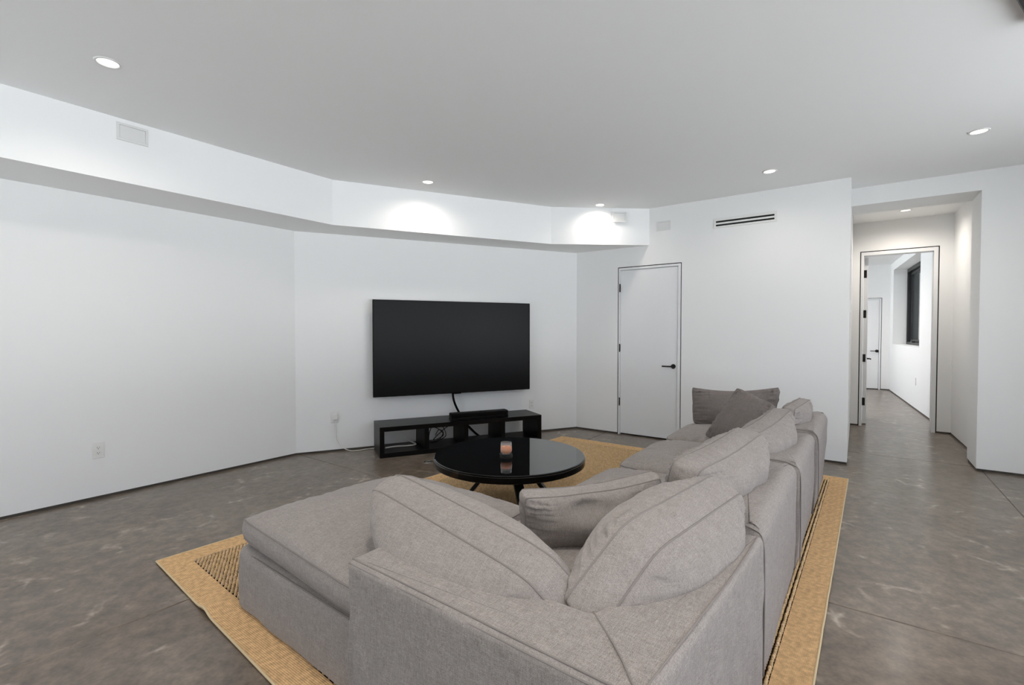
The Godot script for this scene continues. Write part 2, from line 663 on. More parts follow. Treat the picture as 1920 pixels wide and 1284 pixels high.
func build_shell() -> void:
	# floor: slabs parted by saw-cut joints
	var fl := Node3D.new()
	fl.name = "floor"
	add_child(fl)
	tag(fl, "polished brown-grey concrete floor with saw-cut joints", "", "", "structure")
	var xs := [-5.2, -2.515, 0.93, 3.5]
	var zs := [-13.3, -9.5, -6.06, -2.615, 0.83, 3.4]
	for i in xs.size() - 1:
		for j in zs.size() - 1:
			obj("floor_slab", [bb(V(xs[i] + 0.0022, -0.12, zs[j] + 0.0022), V(xs[i + 1] - 0.0022, 0, zs[j + 1] - 0.0022), 0.003)], M.concrete, fl)
	obj("joint_filler", [bb(V(-5.2, -0.13, -13.3), V(3.5, -0.006, 3.4))], M.base_metal, fl)
	struct("ceiling", [bb(V(-5.2, CEIL, -13.3), V(3.4, CEIL + 0.2, 3.4))], M.ceiling_paint, "flat white ceiling with recessed downlights")
	# dropped band along the left and the angled wall
	var sof := PackedVector2Array([Vector2(-4.035, 3.1), Vector2(-4.035, -2.66), Vector2(-2.87, -4.717), Vector2(-1.93, -5.5), Vector2(-3.0, -5.5), Vector2(-4.62, -2.6), Vector2(-4.62, 3.1)])
	struct("trim_1", [prism(sof, 2.265, CEIL + 0.02)], M.ceiling_paint, "dropped white band under the ceiling along the left and angled walls")
	var g := 0.020      # shadow gap under every wall
	struct("wall_left", [bb(V(-4.76, g, -2.75), V(-4.593, CEIL + 0.1, 3.2))], M.wall_paint, "long blank white wall on the left")
	struct("baseboard_left", [bb(V(-4.75, 0, -2.62), V(-4.601, g, 3.2))], M.base_metal, "thin dark recessed base under the left wall")
	struct("wall_angled", [tb(-0.10, 3.42, g, CEIL + 0.1, -0.16, 0.0)], M.wall_paint, "white angled wall behind the wall-hung screen")
	struct("baseboard_angled", [tb(-0.05, 3.36, 0, g, -0.15, -0.008)], M.base_metal, "thin dark recessed base under the angled wall")
	# door wall, with its opening
	var z := -5.458
	var x0 := -2.369
	var x1 := -1.605
	var top := 2.035
	struct("wall_back", [bb(V(-3.0, g, z - 0.14), V(x0, CEIL + 0.1, z)), bb(V(x1, g, z - 0.14), V(-0.06, CEIL + 0.1, z)), bb(V(x0, top, z - 0.14), V(x1, CEIL + 0.1, z)), bb(V(x0 - 0.1, g, z - 0.2), V(x1 + 0.1, top, z - 0.13))], M.wall_paint, "white wall with the closed flush door and the slot vent")
	struct("baseboard_back", [bb(V(-2.95, 0, z - 0.13), V(x0, g, z - 0.008)), bb(V(x1, 0, z - 0.13), V(-0.07, g, z - 0.008))], M.base_metal, "thin dark recessed base under the door wall")
	var d := thing("door_1", "closed white flush door with black lever, left of the slot vent", "door", V((x0 + x1) / 2, 0, z), "", "structure")
	door_frame(d, x0, x1, top, z)
	var leaf := obj("leaf", [bb(V(x0 + 0.031, 0.016, z - 0.058), V(x1 - 0.044, top - 0.040, z - 0.014), 0.002)], M.door_paint, d)
	obj("threshold_gap", [bb(V(x0 + 0.03, 0.0, z - 0.12), V(x1 - 0.04, 0.016, z - 0.04))], M.slot, d)
	for y in [0.40, 1.056, 1.785]:
		var h := obj("hinge", [bb(V(x0 + 0.006, y - 0.045, z - 0.016), V(x0 + 0.030, y + 0.045, z - 0.004), 0.002)], M.black_metal, d)
		obj("knuckle", [tube(PackedVector3Array([V(x0 + 0.024, y - 0.05, z - 0.004), V(x0 + 0.024, y + 0.05, z - 0.004)]), 0.006, 8)], M.black_metal, h)
	lever(leaf, V(-1.694, 0.856, z - 0.014), V(0, 0, 1), V(-1, 0, 0))
	# right: the wall past the hall, then the glazed side
	struct("wall_right", [bb(V(0.885, g, -6.348), V(3.4, CEIL + 0.1, -5.906))], M.wall_paint, "white wall end right of the hall opening")
	struct("baseboard_right", [bb(V(0.893, 0, -6.34), V(3.3, g, -5.914))], M.base_metal, "thin dark recessed base under the right wall end")
	# outer walls out of view, with the windows that let the daylight in
	var piers := [[-5.95, -4.7], [-2.2, -1.9], [0.2, 0.5], [2.6, 3.2]]
	var pier := [bb(V(2.2, 2.45, -4.7), V(2.4, CEIL + 0.1, 2.6))]
	for q in piers: pier.append(bb(V(2.2, 0, q[0]), V(2.4, CEIL + 0.1, q[1])))
	struct("wall_side", pier, M.wall_paint, "white side wall with tall glazed openings")
	window_set("window_1", "tall dark framed glazing in the side wall nearest the hall", V(2.3, 0, -4.7), V(2.3, 2.45, -2.2), 3)
	window_set("window_4", "tall dark framed glazing in the middle of the side wall", V(2.3, 0, -1.9), V(2.3, 2.45, 0.2), 2)
	window_set("window_5", "tall dark framed glazing in the side wall behind the viewer", V(2.3, 0, 0.5), V(2.3, 2.45, 2.6), 2)
	struct("wall_front", [bb(V(-4.76, 0, 3.0), V(-3.9, CEIL + 0.1, 3.2)), bb(V(-2.2, 0, 3.0), V(3.4, CEIL + 0.1, 3.2)), bb(V(-3.9, 2.45, 3.0), V(-2.2, CEIL + 0.1, 3.2))], M.wall_paint, "white wall behind the viewer with a tall glazed opening")
	window_set("window_6", "tall dark framed glazing behind the viewer", V(-3.9, 0, 3.1), V(-2.2, 2.45, 3.1), 2)

func window_set(called: String, label: String, a: Vector3, b: Vector3, bays: int) -> void:
	# a glazed opening in a wall that runs along x or z
	var w := thing(called, label, "window", V((a.x + b.x) / 2, a.y, (a.z + b.z) / 2), "", "structure")
	var f := 0.06
	var d := V(b.x - a.x, 0, b.z - a.z)
	var along := d.normalized()
	var turn := Basis(along, Vector3.UP, along.cross(Vector3.UP))
	var mid := (a + b) / 2
	var ch := [bx(V(mid.x, a.y + f / 2, mid.z), V(d.length(), f, 0.10), 0.004, turn), bx(V(mid.x, b.y - f / 2, mid.z), V(d.length(), f, 0.10), 0.004, turn)]
	for i in bays + 1:
		var q := a + along * lerpf(f / 2, d.length() - f / 2, float(i) / bays)
		ch.append(bx(V(q.x, mid.y, q.z), V(f, b.y - a.y, 0.10), 0.004, turn))
	obj("frame", ch, M.window_frame, w)
	var wide := (d.length() - f) / bays
	for i in bays:
		var q := a + along * (f / 2 + wide * (i + 0.5))
		obj("pane", [bx(V(q.x, mid.y, q.z), V(wide - f, b.y - a.y - 2 * f, 0.008), 0, turn)], M.pane, w)

# trimless frame in a wall that faces +z: black reveal line, white jamb
func door_frame(d: Node3D, x0: float, x1: float, top: float, z: float) -> void:
	var k := 0.010
	obj("reveal", [bb(V(x0, 0, z - 0.12), V(x0 + k, top - k, z - 0.009)), bb(V(x1 - k, 0, z - 0.12), V(x1, top - k, z - 0.009)), bb(V(x0, top - k, z - 0.12), V(x1, top, z - 0.009))], M.slot, d)
	obj("jamb", [bb(V(x0 + k, 0, z - 0.12), V(x0 + 0.029, top - 0.036, z - 0.002), 0.001), bb(V(x1 - 0.040, 0, z - 0.12), V(x1 - k, top - 0.036, z - 0.002), 0.001), bb(V(x0 + k, top - 0.036, z - 0.12), V(x1 - k, top - k, z - 0.002), 0.001)], M.door_paint, d)

func lever(leaf: Node3D, at: Vector3, out: Vector3, along: Vector3, r := 0.027) -> void:
	var ch := [puck(at, out, r, 0.009, 28), tube(PackedVector3Array([at + out * 0.008, at + out * 0.05]), 0.010, 12)]
	var path := curve([at + out * 0.048 - along * 0.008, at + out * 0.050 + along * 0.02, at + out * 0.050 + along * 0.06, at + out * 0.049 + along * 0.115], 0.01)
	ch.append(tube(path, 0.0085, 12))
	obj("handle", ch, M.black_metal, leaf)

func build_hall() -> void:
	var g := 0.020
	struct("wall_hall_left", [bb(V(-0.20, g, -7.95), V(-0.06, CEIL + 0.1, -5.598))], M.wall_paint, "white left wall of the hall, seen edge on")
	struct("baseboard_hall_left", [bb(V(-0.19, 0, -7.9), V(-0.068, g, -5.5))], M.base_metal, "thin dark recessed base of the hall's left wall")
	struct("wall_hall_right", [prism(PackedVector2Array([Vector2(0.985, -6.3), Vector2(0.94, -7.9), Vector2(1.2, -7.9), Vector2(1.2, -6.3)]), g, CEIL + 0.1)], M.wall_paint, "white right wall of the hall")
	struct("baseboard_hall_right", [prism(PackedVector2Array([Vector2(0.993, -6.3), Vector2(0.948, -7.9), Vector2(1.19, -7.9), Vector2(1.19, -6.3)]), 0, g)], M.base_metal, "thin dark recessed base of the hall's right wall")
	struct("trim_2", [bb(V(-0.1, 2.515, -6.348), V(0.8852, CEIL + 0.1, -5.9065))], M.wall_paint, "white beam across the start of the hall")
	# end wall with the open doorway
	var z := -7.83
	var x0 := 0.022
	var x1 := 0.812
	var top := 2.312
	struct("wall_hall_end", [bb(V(-0.2, g, z - 0.14), V(x0, CEIL + 0.1, z)), bb(V(x1, g, z - 0.14), V(1.1, CEIL + 0.1, z)), bb(V(x0, top, z - 0.14), V(x1, CEIL + 0.1, z))], M.wall_paint, "white end wall of the hall round the open doorway")
	struct("baseboard_hall_end", [bb(V(-0.2, 0, z - 0.13), V(x0, g, z - 0.008)), bb(V(x1, 0, z - 0.13), V(1.1, g, z - 0.008))], M.base_metal, "thin dark recessed base of the hall's end wall")
	var d := thing("door_2", "open white door and black lined frame at the end of the hall", "door", V((x0 + x1) / 2, 0, z), "", "structure")
	var k := 0.011
	obj("reveal", [bb(V(x0, 0, z - 0.12), V(x0 + k, top - k, z - 0.006)), bb(V(x1 - k, 0, z - 0.12), V(x1, top - k, z - 0.006)), bb(V(x0, top - k, z - 0.12), V(x1, top, z - 0.006))], M.slot, d)
	obj("jamb", [bb(V(x0 + k, 0, z - 0.15), V(x0 + 0.042, top - 0.055, z - 0.002), 0.001), bb(V(x1 - 0.052, 0, z - 0.15), V(x1 - k, top - 0.055, z - 0.002), 0.001), bb(V(x0 + k, top - 0.055, z - 0.15), V(x1 - k, top - k, z - 0.002), 0.001)], M.door_paint, d)
	var leaf := obj("leaf", [bb(V(x0 + 0.046, 0.012, z - 0.90), V(x0 + 0.091, top - 0.065, z - 0.155), 0.002)], M.door_paint, d)
	for y in [0.31, 0.898, 1.492, 2.03]:
		obj("hinge", [bb(V(x0 + 0.044, y - 0.052, z - 0.156), V(x0 + 0.076, y + 0.052, z - 0.150), 0.001)], M.black_metal, d)
	lever(leaf, V(x0 + 0.091, 0.86, z - 0.84), V(1, 0, 0), V(0, 0, 1))
	# the room beyond: window wall on the right, door wall at its end
	var R0 := Vector2(0.92, -7.95)
	var R1 := Vector2(0.57, -13.03)
	var rd := (R1 - R0).normalized()
	var ro := Vector2(-rd.y, rd.x)          # out of the room
	if ro.x < 0: ro = -ro
	var far_wall := func(s0: float, s1: float, y0: float, y1: float, o0 := 0.0, o1 := 0.55) -> Array:
		var a := R0 + rd * s0
		var b := R0 + rd * s1
		return prism(PackedVector2Array([a + ro * o0, b + ro * o0, b + ro * o1, a + ro * o1]), y0, y1)
	var s0 := 1.85
	var s1 := 4.67
	struct("wall_far_right", [far_wall.call(-0.05, s0, g, CEIL + 0.1), far_wall.call(s1, 5.3, g, CEIL + 0.1), far_wall.call(s0, s1, g, 1.0), far_wall.call(s0, s1, 2.53, CEIL + 0.1)], M.wall_paint, "white wall with the deep window beyond the doorway")
	struct("baseboard_far_right", [far_wall.call(0.0, 5.2, 0.0, g, 0.008)], M.base_metal, "thin dark recessed base under the far window")
	var w := thing("window_2", "dark framed window in a deep white recess beyond the doorway", "window", V((R0 + rd * 3.2 + ro * 0.3).x, 1.0, (R0 + rd * 3.2 + ro * 0.3).y), "", "structure")
	obj("outer_frame", [far_wall.call(s0, s1, 1.0, 1.05, 0.22, 0.40), far_wall.call(s0, s1, 2.46, 2.53, 0.22, 0.40), far_wall.call(s1 - 0.07, s1, 1.05, 2.46, 0.22, 0.40), far_wall.call(s0, s0 + 0.07, 1.05, 2.46, 0.22, 0.40)], M.window_frame, w)
	obj("sash", [far_wall.call(s0 + 0.07, s1 - 0.07, 1.05, 1.10, 0.27, 0.36), far_wall.call(s0 + 0.07, s1 - 0.07, 2.40, 2.46, 0.27, 0.36), far_wall.call(s1 - 0.13, s1 - 0.07, 1.10, 2.40, 0.27, 0.36), far_wall.call(s0 + 0.07, s0 + 0.13, 1.10, 2.40, 0.27, 0.36), far_wall.call(3.2, 3.26, 1.10, 2.40, 0.27, 0.36)], M.window_frame, w)
	obj("pane", [far_wall.call(s0 + 0.13, s1 - 0.13, 1.10, 2.40, 0.31, 0.32)], M.pane, w)
	obj("crank", [far_wall.call(3.9, 4.1, 1.05, 1.07, 0.20, 0.25)], M.black_metal, w)
	struct("wall_outside", [bb(V(3.0, -1.0, -16.0), V(3.3, 2.1, -7.5))], M.stone, "rough grey masonry outside the far window")
	var fz := -13.0
	var dx0 := -0.40
	var dx1 := 0.43
	struct("wall_far_end", [bb(V(-3.2, g, fz - 0.2), V(dx0, CEIL + 0.1, fz)), bb(V(dx1, g, fz - 0.2), V(1.2, CEIL + 0.1, fz)), bb(V(dx0, 1.99, fz - 0.2), V(dx1, CEIL + 0.1, fz)), bb(V(dx0 - 0.1, 0, fz - 0.26), V(dx1 + 0.1, 2.1, fz - 0.19))], M.wall_paint, "white end wall of the far room")
	struct("baseboard_far_end", [bb(V(dx1, 0, fz - 0.15), V(1.2, g, fz - 0.008))], M.base_metal, "thin dark recessed base of the far room's end wall")
	var e := thing("door_3", "closed white door with black lever at the end of the far room", "door", V((dx0 + dx1) / 2, 0, fz), "", "structure")
	door_frame(e, dx0, dx1, 1.99, fz)
	var l3 := obj("leaf", [bb(V(dx0 + 0.03, 0.016, fz - 0.07), V(dx1 - 0.044, 1.95, fz - 0.014), 0.002)], M.door_paint, e)
	lever(l3, V(0.355, 0.836, fz - 0.014), V(0, 0, 1), V(-1, 0, 0), 0.032)
	# out of view: the far room's left side, mostly glass
	struct("wall_far_left", [bb(V(-3.2, 0, -13.2), V(-3.0, CEIL + 0.1, -12.6)), bb(V(-3.2, 0, -8.4), V(-3.0, CEIL + 0.1, -7.8)), bb(V(-3.2, 2.5, -12.6), V(-3.0, CEIL + 0.1, -8.4)), bb(V(-3.2, 0, -7.97), V(-0.2, CEIL + 0.1, -7.83))], M.wall_paint, "white left side of the far room")
	window_set("window_3", "tall dark framed glazing of the far room", V(-3.1, 0, -12.6), V(-3.1, 2.5, -8.4), 3)
	struct("wall_hall_closet", [bb(V(-3.2, 0, -7.83), V(-3.0, CEIL + 0.1, -5.4))], M.wall_paint, "closed wall behind the door wall")

func build_lights() -> void:
	# x, z, and whether the photograph shows it
	var seen := [
		[-3.258, -0.809, "recessed round downlight above the left end of the sofa", 0.8],
		[-3.352, -3.238, "recessed round downlight in front of the screen wall", 0.45],
		[-2.375, -4.965, "recessed round downlight beside the small panel in the dropped band", 0.38],
		[-0.652, -4.826, "recessed round downlight above the slot vent", 0.3],
		[0.691, -4.753, "recessed round downlight nearest the right edge of the ceiling", 0.6],
		[0.447, -7.306, "recessed round downlight in the hall before the open doorway", 1.0],
	]
	var unseen := [[-3.3, 1.6], [-0.9, 1.2], [0.72, -2.3], [0.75, 0.2], [1.75, -0.9], [-0.9, -0.9], [-0.6, -9.4], [-0.6, -11.5]]
	for s in seen: downlight(s[0], s[1], s[2], s[3])
	var where := ["behind the left of the viewer", "behind the viewer", "above the right of the sofa", "straight right of the viewer", "by the side glazing", "above the near corner of the sofa", "near the open door of the far room", "near the end of the far room"]
	for i in unseen.size(): downlight(unseen[i][0], unseen[i][1], "recessed round downlight out of the picture, " + where[i], 2.5 if i >= unseen.size() - 2 else 1.0)

func downlight(x: float, z: float, label: String, share: float) -> void:
	var t := thing("ceiling_light", label, "light", V(x, CEIL, z), "recessed ceiling downlights")
	obj("trim_ring", [lathe([Vector2(0.046, 0.003), Vector2(0.046, -0.003), Vector2(0.050, -0.006), Vector2(0.058, -0.004), Vector2(0.060, 0.0), Vector2(0.060, 0.003), Vector2(0.046, 0.003)], V(x, CEIL, z), 32)], M.white_plastic, t)
	obj("lens", [puck(V(x, CEIL + 0.004, z), V(0, -1, 0), 0.0465, 0.006, 32)], M.lamp_glow, t)
	var l := SpotLight3D.new()
	l.name = "lamp"
	l.position = V(0, -0.012, 0)
	l.rotation_degrees = Vector3(-90, 0, 0)
	l.spot_angle = 82.0
	l.spot_angle_attenuation = 1.0
	l.spot_range = 20.0
	l.spot_attenuation = 2.0
	l.light_energy = 2.5 * share
	l.light_color = Color(1.0, 0.965, 0.925)
	l.light_size = 0.045
	l.shadow_enabled = true
	t.add_child(l)

# ------------------------------------------------------------------ rug
const RUG := [Vector2(-3.055, -0.926), Vector2(-2.82, -4.90), Vector2(-0.045, -4.89), Vector2(-0.135, -0.745)]   # near left, far left, far right, near right

func rug_at(u: float, v: float) -> Vector2:      # u to the right, v away
	return RUG[0].lerp(RUG[3], u).lerp(RUG[1].lerp(RUG[2], u), v)

func rug_lift(p: Vector2) -> float:
	# ripples where the cloth has crept
	var r := 0.0
	if p.x > -0.32 and p.y < -1.5:
		var k := smoothstep(-0.24, -0.08, p.x)
		for q in [[-2.33, 0.05, 0.012], [-2.62, 0.07, 0.012], [-2.86, 0.05, 0.008]]:
			r += q[2] * exp(-pow((p.y - q[0]) / q[1], 2)) * k
	if p.y > -1.06 and p.x < -2.0:
		r += 0.016 * exp(-pow((p.x + 2.33) / 0.05, 2)) * smoothstep(-1.06, -0.92, p.y)
	return r

func build_rug() -> void:
	var rug := thing("area_rug", "large tan jute rug with a chunky looped field and flat border under the sofa", "rug", V(-1.5, 0, -2.9))
	var wu := 0.049
	var wr := 0.0435
	var wv := 0.0325
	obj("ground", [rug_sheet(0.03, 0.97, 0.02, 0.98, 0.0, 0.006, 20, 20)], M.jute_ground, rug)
	for b in [[0, wu, 0, 1, 4, 110], [1 - wr, 1, 0, 1, 4, 160], [wu, 1 - wr, 0, wv, 110, 4], [wu, 1 - wr, 1 - wv, 1, 90, 4]]:
		obj("border", [rug_sheet(b[0], b[1], b[2], b[3], 0.0, 0.011, b[4], b[5])], M.jute_border, rug)
	var edge := []
	for pass_no in [[0.0, 0.0, 0.0, 1.0], [1.0, 0.0, 1.0, 1.0], [0.0, 0.0, 1.0, 0.0], [0.0, 1.0, 1.0, 1.0]]:
		var path := PackedVector3Array()
		for i in 161:
			var f := i / 160.0
			var p := rug_at(lerpf(pass_no[0], pass_no[2], f), lerpf(pass_no[1], pass_no[3], f))
			path.append(V(p.x, 0.008 + rug_lift(p), p.y))
		edge.append(tube(path, 0.005, 6))
	obj("bound_edge", edge, M.jute_thread, rug)
	# the loops of the field
	var knot := PackedVector3Array()
	var rows := []
	for q in [[1.0, 0.0], [0.93, 0.55], [0.62, 0.9], [0.0, 1.0]]:
		var ring := PackedVector3Array()
		for k in 8:
			var a := TAU * (k + 0.5) / 8
			ring.append(V(cos(a) * q[0], q[1], sin(a) * q[0]))
		rows.append(ring)
	knot = grid(rows, true)
	var holder := Node3D.new()
	var proto := obj("knot", [[knot, true]], M.jute_loop, holder)
	var mesh := proto.mesh
	holder.free()
	var xf: Array[Transform3D] = []
	var cols: Array[Color] = []
	var rng := RandomNumberGenerator.new()
	rng.seed = 5
	var nx := 138
	var nz := 206
	for j in nz:
		for i in nx:
			var u := lerpf(wu, 1 - wr, (i + 0.5) / nx)
			var v := lerpf(wv, 1 - wv, (j + 0.5 + (0.5 if i % 2 else 0.0)) / (nz + 0.5))
			var p := rug_at(u, v)
			if p.x > -2.2 and p.x < -0.36 and p.y < -1.05 and p.y > -1.75: continue      # under the sofa
			if p.x > -1.1 and p.x < -0.36 and p.y < -1.05 and p.y > -4.75: continue
			var s := V(0.0068, 0.013 * rng.randf_range(0.9, 1.1), 0.0082) * rng.randf_range(0.92, 1.1)
			xf.append(Transform3D(Basis(Vector3.UP, rng.randf_range(-0.2, 0.2)).scaled_local(s), V(p.x + rng.randf_range(-0.001, 0.001), 0.005, p.y + rng.randf_range(-0.001, 0.001)) - rug.position))
			var k := rng.randf_range(0.88, 1.14)
			cols.append(Color(0.60 * k, 0.43 * k, 0.25 * k * rng.randf_range(0.9, 1.1)))
	var mm := MultiMesh.new()
	mm.transform_format = MultiMesh.TRANSFORM_3D
	mm.use_colors = true
	mm.mesh = mesh
	mm.instance_count = xf.size()
	for i in xf.size():
		mm.set_instance_transform(i, xf[i])
		mm.set_instance_color(i, cols[i])
	var mi := MultiMeshInstance3D.new()
	mi.name = "loops"
	mi.multimesh = mm
	mi.set_meta("kind", "stuff")
	rug.add_child(mi)

func rug_sheet(u0: float, u1: float, v0: float, v1: float, y0: float, y1: float, nu: int, nv: int) -> Array:
	var top := []
	var bot := []
	for j in nv + 1:
		var a := PackedVector3Array()
		var b := PackedVector3Array()
		for i in nu + 1:
			var p := rug_at(lerpf(u0, u1, float(i) / nu), lerpf(v0, v1, float(j) / nv))
			var h := rug_lift(p)
			a.append(V(p.x, y1 + h, p.y))
			b.append(V(p.x, y0 + h * 0.8, p.y))
		top.append(a)
		bot.append(b)
	var t := grid(top)
	for r in bot: r.reverse()
	t.append_array(grid(bot))
	for r in bot: r.reverse()
	var ra := PackedVector3Array()
	var rb := PackedVector3Array()
	for i in nu + 1:
		ra.append(top[0][i]); rb.append(bot[0][i])
	for j in range(1, nv + 1):
		ra.append(top[j][nu]); rb.append(bot[j][nu])
	for i in range(nu - 1, -1, -1):
		ra.append(top[nv][i]); rb.append(bot[nv][i])
	for j in range(nv - 1, 0, -1):
		ra.append(top[j][0]); rb.append(bot[j][0])
	t.append_array(grid([rb, ra], true))
	return [t, false]

# ------------------------------------------------------------------ sofa
func P2(x: float, z: float) -> Vector2: return Vector2(x, z)

func seat_cushion(t: Node3D, nl: Vector2, nr: Vector2, fr: Vector2, fl: Vector2, y: float, o := {}) -> void:
	# lies flat: its front face looks up
	var q := {"box": 0.085, "front": 0.055, "back": 0.02, "pinch": 0.015, "wrinkle": 0.004, "round": 0.10, "power": 0.55, "seed": 2.0}
	q.merge(o, true)
	var c := cushion(V(nl.x, y, nl.y), V(nr.x, y, nr.y), V(fr.x, y, fr.y), V(fl.x, y, fl.y), q)
	var m := obj("seat_cushion", [c[0]], M.fabric, t)
	seam("piping", [[c[1], true], [c[2], true]], 0.0032, m)

func build_sofa() -> void:
	# ottoman end
	var t := thing("sofa_module", "backless sofa module with a wide seat cushion at the left end of the sofa", "sofa", V(-1.76, 0.012, -1.42), "modules of the taupe sofa")
	var base := obj("base", [padded([P2(-2.275, -0.985), P2(-1.255, -0.947), P2(-1.255, -1.86), P2(-2.26, -1.87)], 0.012, 0.285, 0.075, 0.035, 0.006)], M.fabric, t)
	seam("piping", [[PackedVector3Array([V(-2.17, 0.272, -0.994), V(-1.9, 0.277, -0.978), V(-1.6, 0.280, -0.966), V(-1.28, 0.281, -0.955)]), false]], 0.003, base)
	seat_cushion(t, P2(-2.235, -0.995), P2(-1.262, -0.925), P2(-1.25, -1.87), P2(-2.16, -1.88), 0.365, {"front": 0.08, "seed": 1.0, "round": 0.05, "pinch": 0.012})
	# corner, its two backs in one padded L
	t = thing("sofa_module", "corner sofa module with a low padded back on two sides, nearest the viewer", "sofa", V(-0.74, 0.012, -1.32), "modules of the taupe sofa")
	obj("base", [padded([P2(-1.22, -1.0), P2(-0.44, -1.0), P2(-0.44, -1.77), P2(-1.20, -1.78)], 0.012, 0.285, 0.05, 0.03, 0.003)], M.fabric, t)
	var back := obj("back", [padded([P2(-1.243, -0.858), P2(-0.305, -0.832), P2(-0.243, -1.785), P2(-0.445, -1.785), P2(-0.52, -1.055), P2(-1.245, -1.055)], 0.012, 0.562, 0.022, 0.024, 0.004, 0.0, P2(-0.41, -0.94), 0.009)], M.fabric, t)
	var e := 0.5615
	seam("piping", [
		[curve([V(-1.235, e - 0.002, -0.873), V(-0.9, e, -0.864), V(-0.6, e, -0.855), V(-0.33, e, -0.849)]), false],
		[curve([V(-1.235, e - 0.012, -0.862), V(-0.9, e - 0.011, -0.853), V(-0.6, e - 0.011, -0.844), V(-0.32, e - 0.011, -0.838)]), false],
		[curve([V(-0.325, e, -0.853), V(-0.295, e, -1.2), V(-0.272, e, -1.5), V(-0.262, e - 0.002, -1.775)]), false],
		[curve([V(-0.325, e + 0.0005, -0.853), V(-0.41, e + 0.002, -0.95), V(-0.515, e, -1.05)]), false]], 0.0026, back)
	seat_cushion(t, P2(-1.23, -1.06), P2(-0.52, -1.06), P2(-0.46, -1.775), P2(-1.225, -1.78), 0.36, {"seed": 2.0})
	# two armless modules and the far corner along the right side
	var zs := [-1.80, -2.815, -3.745, -4.76]
	var xr := [-0.238, -0.214, -0.188]
	var hh := [0.578, 0.575, 0.585]
	var words := [
		"armless sofa module with a padded back, second from the viewer along the right",
		"armless sofa module with a padded back, between the second module and the far corner",
		"far corner sofa module by the white wall, piled with the dark pillows"]
	for i in 3:
		var z0: float = zs[i] - 0.006
		var z1: float = zs[i + 1] + 0.006
		var x: float = xr[i]
		t = thing("sofa_module", words[i], "sofa", V(x - 0.5, 0.012, (z0 + z1) / 2), "modules of the taupe sofa")
		obj("base", [padded([P2(-1.20, z0), P2(x - 0.2, z0), P2(x - 0.2, z1 if i < 2 else z1 + 0.18), P2(-1.20, z1 if i < 2 else z1 + 0.18)], 0.012, 0.285, 0.04, 0.03, 0.003)], M.fabric, t)
		var poly := [P2(x - 0.008, z0), P2(x, z1), P2(x - 0.29, z1), P2(x - 0.29, z0)]
		var kern = null
		if i == 2:
			poly = [P2(x - 0.008, z0), P2(x, z1), P2(-1.20, z1), P2(-1.20, z1 + 0.2), P2(x - 0.22, z1 + 0.2), P2(x - 0.22, z0)]
			kern = P2(x - 0.11, z1 + 0.1)
		back = obj("back", [padded(poly, 0.012, hh[i], 0.03, 0.055 if i < 2 else 0.07, 0.005, 0.002 if i < 2 else 0.0, kern, 0.003, [0.008, 0.018, 0.03][i])], M.fabric, t)
		var top: float = hh[i] - 0.006
		seam("piping", [[curve([V(x - 0.28, hh[i] - 0.01, z0 - 0.010), V(x - 0.13, hh[i], z0 - 0.010), V(x - 0.05, top - 0.006, z0 - 0.012), V(x - 0.014, top - 0.045, z0 - 0.012), V(x - 0.008, 0.35, z0 - 0.010), V(x - 0.008, 0.06, z0 - 0.010)]), false]], 0.003, back)
		seat_cushion(t, P2(-1.245, z0 - 0.010), P2(x - 0.295, z0 - 0.010), P2(x - 0.295, z1 + 0.010 if i < 2 else z1 + 0.20), P2(-1.245, z1 + 0.010 if i < 2 else z1 + 0.20), 0.352, {"seed": 3.0 + i, "front": 0.07, "round": 0.16})

func soft(called: String, label: String, category: String, group: String, c: Array, m: Material = null) -> Node3D:
	var t: PackedVector3Array = c[0][0]
	var lo := t[0]
	var hi := t[0]
	for p in t:
		lo = lo.min(p)
		hi = hi.max(p)
	var o := thing(called, label, category, V((lo.x + hi.x) / 2, lo.y, (lo.z + hi.z) / 2), group)
	var cover := obj("cover", [c[0]], m if m else M.fabric, o)
	seam("piping", [[c[1], true], [c[2], true]], 0.0030, cover)
	return o

